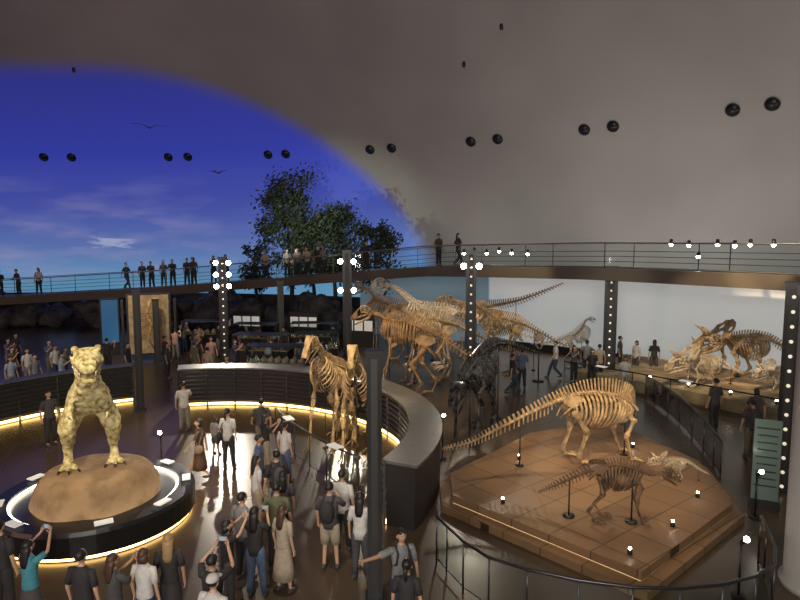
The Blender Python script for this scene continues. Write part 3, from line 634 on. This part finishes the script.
mb=MB(); mb.box((0,0,1.9),(2.1,.15,3.2),1); mb.box((0,-.09,1.9),(1.9,.05,3.0),0)
mb.tube([(.2,-.14,.6),(-.1,-.14,1.2),(.1,-.14,1.9),(-.1,-.14,2.5),(.1,-.14,3.2)],[.03,.07,.1,.08,.1],2,6)
for k in range(12):
    z=1.2+k*.12; mb.tube([(-.45,-.13,z-.1),(0,-.15,z),(.45,-.13,z-.1)],.022,2,5)
mb.box((-1.25,.1,1.6),(.12,.12,3.2),1);mb.box((1.25,.1,1.6),(.12,.12,3.2),1)
mb.obj('fossil_slab_panel',[M_['slab'],M_['black'],M_['bone']],loc=(-12.9,30.6,0),rz=rad(22))
mb=MB(); mb.box((0,0,1.8),(.95,.1,2.6),0); mb.box((0,-.06,1.85),(.8,.03,2.3),1); mb.box((0,0,.25),(.95,.4,.5),0); mb.obj('blue_info_screen',[M_['black'],M_['blue']],loc=(-15.6,32,0),rz=rad(25))
mb=MB(); mb.box((0,0,.9),(1.9,.2,1.8),0)
for k in range(3): mb.box((-.6+k*.6,-.11,1.2),(.5,.03,.6),1)
for p in ((-9.5,37.0),(-5.9,36.6),(-2.4,35.0)):
    mb.obj('lit_picture_board',[M_['dark'],M_['panel']],loc=(p[0],p[1],0),rz=rad(-math.degrees(math.atan2(p[0]-CX,p[1]-CY))*.6))
mb=MB(); rr=random.Random(3)
for k in range(60):
    az=-14+38*rr.random(); r=rr.uniform(48.2,49.6); s=rr.uniform(.5,1.2); c=pol(az,r,rr.uniform(.2,1.9))
    sd=rr.random()*50
    mb.ell(c,(s,s,s*.8),0,14,9,fn=lambda p:p*(1+.6*noise.noise(p*1.6+V((sd,0,0)))))
mb.obj('rock_diorama',[M_['rock']])
def tree(x,y,z0,h,w,n,seed):
    rr=random.Random(seed); mb=MB()
    trunk=[V((0,0,0)),V((.15,0,h*.3)),V((-.1,.05,h*.6)),V((.05,0,h*.95))]
    mb.tube(cr(trunk,8),[.2,.18,.16,.13,.1,.08,.05,.02],0,7)
    cl=[]
    for k in range(34):
        t=rr.uniform(.46,1); p=V((0,0,h*t)); a=rr.uniform(0,6.28); l=w*(1.0-.5*t)*rr.uniform(.2,1)*1.15
        e=p+V((math.cos(a)*l,math.sin(a)*l*.6,rr.uniform(-.2,.4)*l)); mb.tube([p,p.lerp(e,.5)+V((0,0,.1)),e],[.05,.03,.012],0,5); cl.append((e,rr.uniform(.35,.7)*w*.28))
    for k in range(n):
        e,s=rr.choice(cl); q=e+V([rr.gauss(0,1)*s for _ in range(3)]); d=V([rr.gauss(0,1) for _ in range(3)]).normalized(); u=d.orthogonal().normalized(); v=d.cross(u); l=rr.uniform(.09,.18)
        mb.add([q-u*l,q+v*l*.5,q+u*l,q-v*l*.5],[[0,1,2,3]],1 if rr.random()<.5 else 2,False)
    mb.obj('diorama_tree',[M_['trunk'],M_['leaf'],M_['leaf2']],loc=(x,y,z0))
tree(-7.9,43.0,0,10.3,2.6,6000,1); tree(-4.6,41.4,0,8.0,2.5,5200,2); tree(-1.6,40.0,0,6.9,2.0,3200,3); tree(-10.6,43.9,0,5.6,1.4,1400,4); tree(-6.2,42.4,0,7.4,2.0,3400,5)
def ptero(x,y,z,s,rz):
    mb=MB()
    mb.tube([(-.35,0,0),(-.1,0,.02),(.15,0,.03),(.35,0,.08),(.45,0,.12),(.9,0,.06)],[.02,.09,.11,.05,.07,.008],0,8); mb.tube([(.45,0,.14),(.2,0,.3)],[.04,.005],0,6)
    for sg in (-1,1):
        a=[V((.15,.05*sg,.05)),V((.3,.6*sg,.35)),V((.2,1.1*sg,.45)),V((-.3,2.1*sg,.25))]; b=[V((-.3,.05*sg,0)),V((-.25,.6*sg,.25)),V((-.35,1.2*sg,.35)),V((-.32,2.1*sg,.25))]
        mb.tube(a,[.05,.04,.03,.01],0,5)
        mb.add(a+b,[[0,1,5,4],[1,2,6,5],[2,3,7,6]],0,True)
    mb.obj('hanging_pterosaur',[M_['bone_dark']],loc=(x,y,z),rz=rz,sc=s)
ptero(-15.3,37.5,13.0,.55,rad(115)); ptero(-11.8,39.5,10.5,.42,rad(70))
# ------------------------------------------------------------------ people
MC={}
def cm(c,rough=.8):
    k=tuple(c)+(rough,)
    if k not in MC: MC[k]=mat('cloth_%02d'%len(MC),c,rough,noise_amt=.18,nscale=14)
    return MC[k]
SKIN=mat('skin',(.56,.34,.23),.5); SKIN2=mat('skin_tan',(.47,.27,.17),.5); LIP=mat('lips',(.4,.12,.1),.5); EYEW=mat('eye_white',(.8,.8,.78),.3)
PH=mat('phone_screen',(.02,.02,.02),.2,emit=(.6,.7,.8),estr=.5)
POSES={
 'stand':dict(arm=((.25,.02,1.12),(.27,-.06,.87)),arm2=((.25,.03,1.12),(.26,-.03,.86)),k=((.10,-.02,.49),(.12,.01,.09)),k2=((.11,-.03,.49),(.13,-.03,.09))),
 'walk':dict(arm=((.25,-.1,1.13),(.26,-.28,.95)),arm2=((.25,.13,1.12),(.25,.16,.86)),k=((.09,-.06,.49),(.09,.25,.14)),k2=((.09,-.20,.51),(.09,-.30,.09))),
 'phone':dict(arm=((.24,-.16,1.22),(.07,-.40,1.42)),arm2=((.24,-.16,1.22),(.07,-.40,1.42)),k=((.10,-.02,.49),(.12,.02,.09)),k2=((.11,-.03,.49),(.14,-.03,.09)),phone=(0,-.46,1.50)),
 'phoneup':dict(arm=((.27,-.16,1.48),(.10,-.34,1.70)),arm2=((.27,-.16,1.48),(.10,-.34,1.70)),k=((.10,-.02,.49),(.12,.02,.09)),k2=((.11,-.03,.49),(.14,-.03,.09)),phone=(0,-.38,1.79)),
 'point':dict(arm=((.25,-.03,1.12),(.22,-.2,.95)),arm2=((.44,-.10,1.38),(.68,-.18,1.40)),k=((.10,-.02,.49),(.12,.02,.09)),k2=((.11,-.03,.49),(.15,-.03,.09))),
 'rail':dict(arm=((.24,-.10,1.13),(.13,-.33,1.08)),arm2=((.24,-.10,1.13),(.13,-.33,1.08)),k=((.10,-.01,.49),(.12,.04,.09)),k2=((.11,-.03,.49),(.13,.0,.09)),lean=.12),
 'touch':dict(arm=((.25,-.02,1.12),(.26,-.1,.88)),arm2=((.24,-.2,1.2),(.06,-.26,1.40)),k=((.10,-.02,.49),(.12,.01,.09)),k2=((.11,-.03,.49),(.13,-.03,.09))),
}
TPL={}
def person_mesh(pose,fem,hair,bottom,acc):
    key=(pose,fem,hair,bottom,acc)
    if key in TPL: return TPL[key]
    p=POSES[pose]; w=.88 if fem else 1.
    vs=[((0,0,.93),(.13*w+ .02*fem,.10)),((0,0,1.07),(.115*w,.09)),((0,0,1.24),(.135*w,.10)),((0,0,1.37),(.12*w,.085)),((0,.0,1.45),.055*w),((0,-.01,1.54),.05*w)]
    ed=[(0,1),(1,2),(2,3),(3,4),(4,5)]; roots=[0]
    arms={}
    for sg,(el,wr),(kn,an) in ((1,p['arm'],p['k']),(-1,p['arm2'],p['k2'])):
        X=lambda q:V((q[0]*sg*(w if abs(q[0])>.15 else 1),q[1],q[2]))
        b=len(vs); sh=V((.175*w*sg,0,1.385)); e=X(el); wv=X(wr); d=(wv-e).normalized(); 
        if pose in('phone','phoneup'): d=(d*.4+V((0,-.1,.9))).normalized()
        pe=wv+d*.075
        vs+=[(tuple(sh),.05*w),(tuple(e),.036*w),(tuple(wv),(.024,.026)),(tuple(wv+d*.04),(.033,.02)),(tuple(pe),(.036,.018))]
        ed+=[(3,b),(b,b+1),(b+1,b+2),(b+2,b+3),(b+3,b+4)]
        s_=d.cross(V((sg*1.0,0,0))); s_=s_.normalized() if s_.length>.2 else V((0,1,0)); c=d.cross(s_).normalized()*(1 if d.cross(s_).dot(V((-sg,0,0)))>0 else -1)
        for k,(o,l) in enumerate(((-.028,.85),(-.0095,1.),(.0095,.95),(.028,.75))):
            f=len(vs); base=pe-d*.02+s_*o; q1=base+d*.035*l+c*.004; q2=q1+(d*.85+c*.45).normalized()*.03*l; q3=q2+(d*.55+c*.8).normalized()*.022*l
            vs+=[(tuple(base),.0095),(tuple(q1),.0092),(tuple(q2),.0085),(tuple(q3),.0075)]; ed+=[(f,f+1),(f+1,f+2),(f+2,f+3)]; roots.append(f)
        f=len(vs); base=wv+d*.02-s_*.02; vs+=[(tuple(base),.012),(tuple(base-s_*.03+d*.02+c*.008),.0105),(tuple(base-s_*.042+d*.05+c*.018),.0085)]; ed+=[(f,f+1),(f+1,f+2)]; roots.append(f)
        b=len(vs); hp=V((.085*sg,0,.86)); K=V((kn[0]*sg,kn[1],kn[2])); A=V((an[0]*sg,an[1],an[2]))
        vs+=[(tuple(hp),.085*(.95+.05*fem)),(tuple(K),.052),(tuple(A),.036),((A.x+.01*sg,A.y-.13,max(.03,A.z-.055)),(.035,.025))]
        ed+=[(0,b),(b,b+1),(b+1,b+2),(b+2,b+3)]
        arms[sg]=(sh,e,wv,hp,K,A)
    V_,F_=skin_mesh(vs,ed,roots,1)
    mb=MB(); mb.add(V_,F_,0)
    def hf(q):
        if q.z<0: q=V((q.x*(1+q.z*3.2),q.y*(1+q.z*1.8)-(-q.z)*.12,q.z))
        return q
    mb.ell((0,-.01,1.61),(.074,.092,.112),0,14,10,fn=hf)
    mb.tube([(0,-.096,1.625),(0,-.118,1.592),(0,-.098,1.583)],[.008,.014,.01],0,6)
    for sg in (-1,1):
        mb.ell((.077*sg,.0,1.605),(.012,.02,.03),0,6,5)
        mb.ell((.030*sg,-.092,1.62),(.014,.008,.007),6,6,5); mb.ell((.030*sg,-.099,1.62),(.006,.004,.006),5,6,4)
        mb.tube([(.015*sg,-.097,1.64),(.045*sg,-.088,1.642)],.004,3,4)
    mb.ell((0,-.093,1.562),(.022,.008,.006),7,8,4)
    mb.ell((0,.008,1.637),(.085,.098,.098),3,14,9,fn=lambda q:V((q.x,q.y if q.z>-.02 or q.y>0 else q.y*.4,max(q.z,-.055) if q.y>-.03 else max(q.z,.028))))
    if hair=='long': mb.rings([(1.28,.055,.02,0,.105),(1.36,.08,.03,0,.10),(1.45,.082,.042,0,.085),(1.55,.085,.06,0,.055),(1.64,.086,.08,0,.02)],3,14)
    elif hair=='bob': mb.rings([(1.50,.082,.055,0,.04),(1.55,.09,.07,0,.03),(1.64,.088,.08,0,.02)],3,14)
    elif hair=='tail': mb.tube([(0,.1,1.66),(0,.15,1.6),(0,.14,1.48),(0,.12,1.40)],[.03,.035,.03,.008],3,8)
    elif hair=='cap':
        mb.ell((0,.005,1.66),(.09,.103,.085),8,14,8,fn=lambda q:V((q.x,q.y,max(q.z,-.02)))); mb.ell((0,-.12,1.655),(.065,.06,.01),8,10,5)
    mb.rings([(.84,.16*w+.012,.125),(.95,.158*w+.01,.12),(1.08,.148*w,.112),(1.24,.168*w,.122),(1.34,.18*w,.112),(1.40,.15*w,.095),(1.44,.09*w,.075),(1.47,.062*w,.062)],1,18)
    for sg in (-1,1):
        sh,e,wv,hp,K,A=arms[sg]
        mb.tube([V((.10*w*sg,0,1.38)),sh,sh.lerp(e,.45),sh.lerp(e,.82)],[.06,.064,.058,.056],1,10)
        if bottom in('pants','shorts'):
            end=A+V((0,0,.02)) if bottom=='pants' else K+V((0,0,.03))
            if bottom=='pants': mb.tube([V((.06*sg,0,.95)),hp,hp.lerp(K,.5),K,K.lerp(A,.5),end],[.09,.105,.088,.072,.064,.056],2,12)
            else: mb.tube([V((.06*sg,0,.95)),hp,hp.lerp(K,.5),end],[.09,.108,.1,.092],2,12)
        mb.ell((A.x+.005*sg,A.y-.06,max(.04,A.z-.045)),(.045,.13,.042),4,10,6,fn=lambda q:V((q.x,q.y,max(q.z,-.038)))); 
        mb.tube([(A.x,A.y+.01,max(.03,A.z-.05)),(A.x,A.y,A.z+.01)],[.045,.045],4,8)
    if bottom in('pants','shorts'): mb.rings([(.80,.12,.10),(.86,.155,.118),(.93,.15,.115),(1.0,.135*w,.105)],2,16)
    else:
        zl=.42 if bottom=='skirt' else .30
        mb.rings([(zl,.23,.20),(zl+.2,.205,.175),(.75,.175,.145),(.9,.155,.122),(1.02,.128*w,.105)],2,20)
    if acc=='backpack':
        mb.ell((0,.19,1.2),(.15,.10,.22),8,12,8,fn=lambda q:V((math.copysign(min(abs(q.x),.125),q.x),q.y,q.z)))
        for sg in (-1,1): mb.tube([(.09*sg,.12,1.38),(.09*sg,.0,1.455),(.1*sg,-.115,1.36),(.12*sg,-.1,1.18),(.14*sg,.08,1.08)],(.022),8,6)
    elif acc=='bag':
        mb.ell((.24,.02,.92),(.07,.14,.13),8,10,8); mb.tube([(.24,.02,1.04),(.12,.1,1.3),(-.04,.02,1.46),(-.04,-.08,1.42),(.12,-.13,1.2),(.24,-.02,1.04)],.012,8,5)
    if p.get('phone'):
        q=p['phone']; mb.box(q,(.15,.012,.08),5); mb.box((q[0],q[1]+.008,q[2]),(.14,.004,.07),9)
    ln=p.get('lean',0)
    if ln:
        for v in mb.v:
            if v.z>.9: v.y-=ln*(v.z-.9)*1.3
    me=mb.mesh('person',[SKIN,SKIN,SKIN,SKIN,SKIN,M_['black'],EYEW,LIP,SKIN,PH])
    TPL[key]=me; return me
BLK=(.03,.028,.03);WHT=(.62,.6,.57);NAVY=(.04,.055,.11);GRY=(.22,.22,.22);BEI=(.4,.33,.24);BRN=(.12,.06,.04);CYN=(.06,.27,.33);DK=(.07,.065,.068);KHA=(.20,.17,.10);OLV=(.12,.13,.07);DEN=(.09,.13,.22);PNK=(.45,.28,.27);LBL=(.3,.38,.46)
HB=(.014,.011,.01);HBR=(.07,.035,.018);HBL=(.35,.22,.10)
def person(x,y,face,pose='stand',sex='m',hair='short',top=BLK,bot=BLK,bottom='pants',acc='',h=1.7,z=0.,hc=HB,ac=BLK,shoe=DK,name=None):
    me=person_mesh(pose,sex=='f',hair,bottom,acc)
    nm=name or ('woman' if sex=='f' else 'man')
    if h<1.35 and not name: nm='child'
    o=bpy.data.objects.new(nm,me); col.objects.link(o)
    o.location=(x,y,z); o.rotation_euler=(0,0,rad(face)); s=h/1.735; o.scale=(s,s,s)
    if h<1.35: o.scale=(s*1.12,s*1.12,s)
    for i,m in ((0,SKIN if (int(x*10)%3) else SKIN2),(1,cm(top)),(2,cm(bot)),(3,cm(hc,.5)),(4,cm(shoe)),(8,cm(ac))):
        o.material_slots[i].link='OBJECT'; o.material_slots[i].material=m
    return o
P_=person
P_(-4.66,15.8,170,'stand','f','tail',WHT,BLK,h=1.7,acc='bag')
P_(-5.35,16.9,150,'stand','f','bob',GRY,DK,'shorts',h=1.12)
P_(-5.2,15.1,-80,'walk','f','bob',BRN,BRN,'dress',h=1.62,acc='bag',ac=(.3,.2,.12))
P_(-7.0,19.0,-160,'touch','m','short',WHT,GRY,h=1.66)
P_(-6.8,23.2,0,'stand','m','short',LBL,NAVY,h=1.7)
P_(-10.6,17.7,60,'stand','m','short',DK,BLK,h=1.7)
P_(-4.0,16.9,200,'walk','m','short',DK,KHA,h=1.68)
P_(-3.6,15.6,120,'phone','f','long',BLK,BEI,'pants',h=1.58)
P_(-2.95,14.9,150,'stand','f','tail',WHT,DEN,'pants',h=1.6)
P_(-3.3,13.6,100,'stand','m','short',DEN,NAVY,h=1.7)
P_(-3.1,12.5,130,'stand','f','long',WHT,BEI,h=1.6)
P_(-2.66,12.5,-150,'stand','m','short',BLK,GRY,h=1.72,acc='backpack',ac=DK)
P_(-2.35,11.6,190,'stand','f','long',DK,BLK,h=1.62)
P_(-1.32,10.8,170,'touch','m','short',DK,BEI,'shorts',h=1.72,acc='backpack')
P_(-1.15,11.5,160,'stand','m','short',WHT,BLK,'pants',h=1.68)
P_(-.72,10.45,165,'stand','f','long',WHT,DK,'pants',h=1.68)
P_(.02,9.05,20,'point','m','short',GRY,NAVY,h=1.68,acc='backpack',ac=BLK)
P_(.1,8.3,170,'stand','f','tail',BLK,BLK,h=1.6)
P_(-2.5,9.9,170,'phone','f','long',BLK,DEN,h=1.66)
P_(-2.05,10.05,150,'stand','f','long',BEI,BEI,'dress',h=1.62,hc=HBR)
P_(-2.9,9.6,120,'phoneup','f','bob',BLK,DK,h=1.56)
P_(-2.3,10.75,180,'stand','m','short',OLV,BLK,h=1.74)
P_(-2.85,10.4,150,'stand','m','short',GRY,BLK,h=1.7)
P_(-2.75,8.35,170,'phoneup','m','short',BLK,BLK,h=1.64)
P_(-2.55,7.75,160,'stand','m','cap',WHT,GRY,h=1.68,ac=WHT)
P_(-5.75,8.85,160,'phoneup','f','long',CYN,DK,'skirt',h=1.6)
P_(-4.72,8.45,170,'stand','m','short',BLK,BLK,h=1.66)
P_(-4.25,8.45,150,'phone','f','long',DK,DK,h=1.6,hc=HBR)
P_(-3.86,8.6,170,'stand','f','bob',WHT,NAVY,'skirt',h=1.6,hc=HBR)
P_(-3.62,8.95,190,'stand','f','long',BLK,BLK,'dress',h=1.66,hc=HBL)
P_(-6.5,9.3,170,'stand','m','short',BLK,BLK,h=1.7)
P_(10.2,19.0,200,'stand','m','short',DK,BLK,h=1.78)
P_(10.0,16.6,170,'stand','m','short',DK,KHA,h=1.72,acc='backpack',ac=DK)
P_(11.1,18.3,180,'walk','f','bob',DK,BLK,h=1.62)
P_(11.6,27.0,160,'stand','f','long',BLK,DK,h=1.7)
P_(10.4,28.0,60,'stand','m','short',DK,BLK,h=1.7); P_(10.9,27.3,-60,'stand','f','bob',WHT,DK,h=1.6)
P_(8.4,26.6,150,'stand','m','short',GRY,BLK,h=1.75); P_(7.6,25.8,20,'phone','f','long',DK,BLK,h=1.65); P_(8.7,25.8,180,'stand','m','short',BEI,BLK,h=1.7); P_(7.0,26.6,-90,'walk','m','short',WHT,NAVY,h=1.7)
P_(8.2,25.2,-20,'stand','f','bob',BLK,BLK,h=1.6); P_(9.0,23.6,-20,'stand','f','bob',WHT,BEI,h=1.6)
P_(3.7,25.7,150,'stand','m','short',DK,DK,h=1.68); P_(3.9,24.8,-150,'stand','f','long',WHT,BLK,h=1.6); P_(5.1,24.7,170,'stand','m','short',DEN,BLK,h=1.7); P_(4.5,23.6,100,'walk','m','short',BLK,NAVY,h=1.7)
P_(5.0,25.9,30,'stand','f','bob',PNK,GRY,h=1.58)
PAL=[DK,BLK,WHT,GRY,OLV,DEN,PNK,BEI,NAVY,LBL,BLK]
for x,y,f,s in ((-16.6,25.3,90,'m'),(-15.7,24.9,60,'f'),(-17.1,26.0,100,'m'),(-15,25.7,80,'m'),(-14.3,25.2,120,'f'),(-16,27,60,'m'),(-13.6,27.5,160,'m'),(-14.6,23.6,70,'m'),(-15.3,23.2,60,'f'),(-13.7,23.9,100,'m'),(-12.9,24.6,80,'f'),(-17.3,24.4,90,'f'),(-12.1,26.3,90,'m'),(-12.3,33.6,170,'m'),(-11.8,32.4,150,'f'),(-13.3,34.2,180,'m'),(-10.6,31.2,120,'m'),(-9.8,32.0,90,'f'),(-6.2,31.6,200,'m'),(-3.4,31.0,150,'f'),(-8.9,27.9,40,'m'),(-3.4,26.4,200,'f'),(-7.6,27.2,80,'f'),(-11.2,28.2,120,'m'),(-8.2,25.2,160,'m'),(-10.3,29.6,170,'f'),(-9.9,28.9,60,'m'),(-11.6,30.6,170,'m'),(-10.4,26.4,100,'f'),(-9.2,26.5,150,'m'),(-6.2,27.9,170,'f'),(-4.7,28.0,190,'m'),(-2.9,24.6,200,'m'),(-2.3,25.3,170,'f'),(-18.2,27.5,80,'m'),(-18.8,29.0,80,'f')):
    P_(x,y,f,R.choice(['stand','phone','touch']),s,'short' if s=='m' else 'long',R.choice(PAL),R.choice([BLK,NAVY,KHA,GRY]),h=1.68)
for a,f,po,s,t in ((-5.6,20,'rail','m',BLK),(-4.6,20,'rail','m',BLK),(-3.1,-30,'rail','m',DK),(-1.9,10,'stand','f',WHT),(5.6,80,'walk','m',BLK),(7.0,60,'stand','m',BLK),(8.3,0,'rail','m',BLK),(8.9,40,'stand','f',DK),(10.2,10,'rail','m',BLK),(11.0,0,'stand','m',BLK),(11.6,20,'stand','f',GRY),(12.1,-20,'rail','m',DK),(13.4,30,'phone','f',BLK),(15.0,10,'rail','f',GRY),(18.6,0,'rail','m',BEI),(20.0,50,'stand','m',GRY),(20.8,50,'stand','f',BLK),(21.5,0,'rail','f',GRY),(22.3,0,'rail','m',BEI),(22.8,10,'stand','m',BLK),(23.8,-40,'rail','m',GRY),(26.9,20,'stand','f',BLK),(32.8,60,'stand','m',DK),(34.3,80,'walk','f',BLK)):
    p=pol(a,45.75 if po=='rail' else 46.4,dz(a)); P_(p.x,p.y,f-math.degrees(math.atan2(p.x-CX,p.y-CY))*.6,po,s,'short' if s=='m' else 'long',t,BLK,h=1.82,z=p.z+.005)
# ------------------------------------------------------------------ lights
w=bpy.data.worlds.new('world'); scn.world=w; w.use_nodes=True; w.node_tree.nodes['Background'].inputs[0].default_value=(1,.84,.66,1); w.node_tree.nodes['Background'].inputs[1].default_value=.055
def aim(o,t): o.rotation_euler=(V(t)-V(o.location)).to_track_quat('-Z','Y').to_euler()
def spot(loc,tgt,e,ang=40,c=(1,.86,.66),bl=.6,r=.12,name='spot_lamp'):
    l=bpy.data.lights.new(name,'SPOT'); l.energy=e;l.spot_size=rad(ang);l.spot_blend=bl;l.color=c;l.shadow_soft_size=r
    o=bpy.data.objects.new(name,l); col.objects.link(o); o.location=loc; aim(o,tgt)
def area(loc,tgt,e,sx,sy,c=(1,.95,.88),name='dome_fill'):
    l=bpy.data.lights.new(name,'AREA'); l.shape='RECTANGLE'; l.size=sx;l.size_y=sy;l.energy=e;l.color=c
    o=bpy.data.objects.new(name,l); col.objects.link(o); o.location=loc; aim(o,tgt)
WARM=(1,.75,.44);NEU=(1,.87,.68)
spot((-5.0,7,9),(-6.8,13.0,2.9),2100,32,(1,.88,.62)); spot((-9.5,9,7),(-6.8,12.9,1.8),600,38,(1,.86,.55)); spot((-4,16,8),(-6.8,13,1.0),500,50,NEU)
spot((-4.6,18,10),(-4.8,15.2,0),3000,30,NEU,.9); spot((-2,8,10),(-3,11.5,.5),1300,54,NEU,.9); spot((-7,19,9),(-7.5,18,0),1100,60,WARM,.9)
spot((-9.0,30.2,5.1),(-4.9,15.5,.2),3200,42,(1,.88,.68),.8); spot((-2.5,27.8,5.2),(-2.2,14.5,.2),1800,36,(1,.88,.68),.8); spot((2.9,23.9,5.1),(3.5,12.5,.2),900,44,(1,.86,.66),.8)
spot((-3.5,13,8.5),(-1.6,17.5,1.9),2200,30,WARM); spot((.5,14,8),(-1,17.5,1.5),800,36,WARM)
spot((2.5,9,9),(4.8,15.4,1.5),2800,26,WARM); spot((8,11,8.5),(5,14.5,.8),1400,40,WARM); spot((4.5,18.5,8.5),(4.5,15,.6),1100,50,WARM,.9); spot((2,10,7),(4.5,12,.5),600,36,WARM)
spot((1,14,8),(2.9,19.0,1.8),1800,30,NEU)  # added spot to lift the dark allosaurus skeleton
spot((-2,18,9),(.2,23.2,2),2200,34,WARM); spot((0,22,9),(1.8,28.2,2.6),2400,38,NEU); spot((5,24,9),(5.4,30,2.8),2200,40,WARM)
spot((9,18,9),(12.5,24,1.4),3200,34,WARM); spot((12,19,8.5),(15,25,1.8),3200,38,WARM); spot((8,22,9),(9,27,.5),1100,46,NEU,.9)
spot((7.5,10,6),(6.9,14.2,.6),350,22,NEU); spot((-7,25,9),(-6,30,.8),1900,64,WARM,.9); spot((-12,26,8),(-12.9,31,1.8),1500,34,WARM)
spot((8,8,9),(9.0,15,.3),700,46,NEU,.9); spot((-15,19,8),(-15,25,.5),700,60,NEU,.9); spot((-16,38,9),(-18,42.5,1),700,90,(.6,.75,1),.9)
spot((-8,34,7),(-5.5,42,7),1900,70,(.95,1,.8),.9)  # added spot to brighten the diorama trees
area((-2,-8,9),(12,36,13),3100,10,6,(1,.925,.84)); area((-30,-5,6),(-24,30,22),1700,8,6,(1,.5,.48))  # unseen fills added behind the camera: dome brightness and its reddish left
for a,e in ((32,110),(44,220),(58,190),(72,130)):
    p=pol(a,52.5,2.5); q=pol(a,56,14); area(p,q,e,8,1.2,(1,.95,.88),'hidden_dome_fill')  # unseen fills added behind the gallery wall to brighten the lower dome
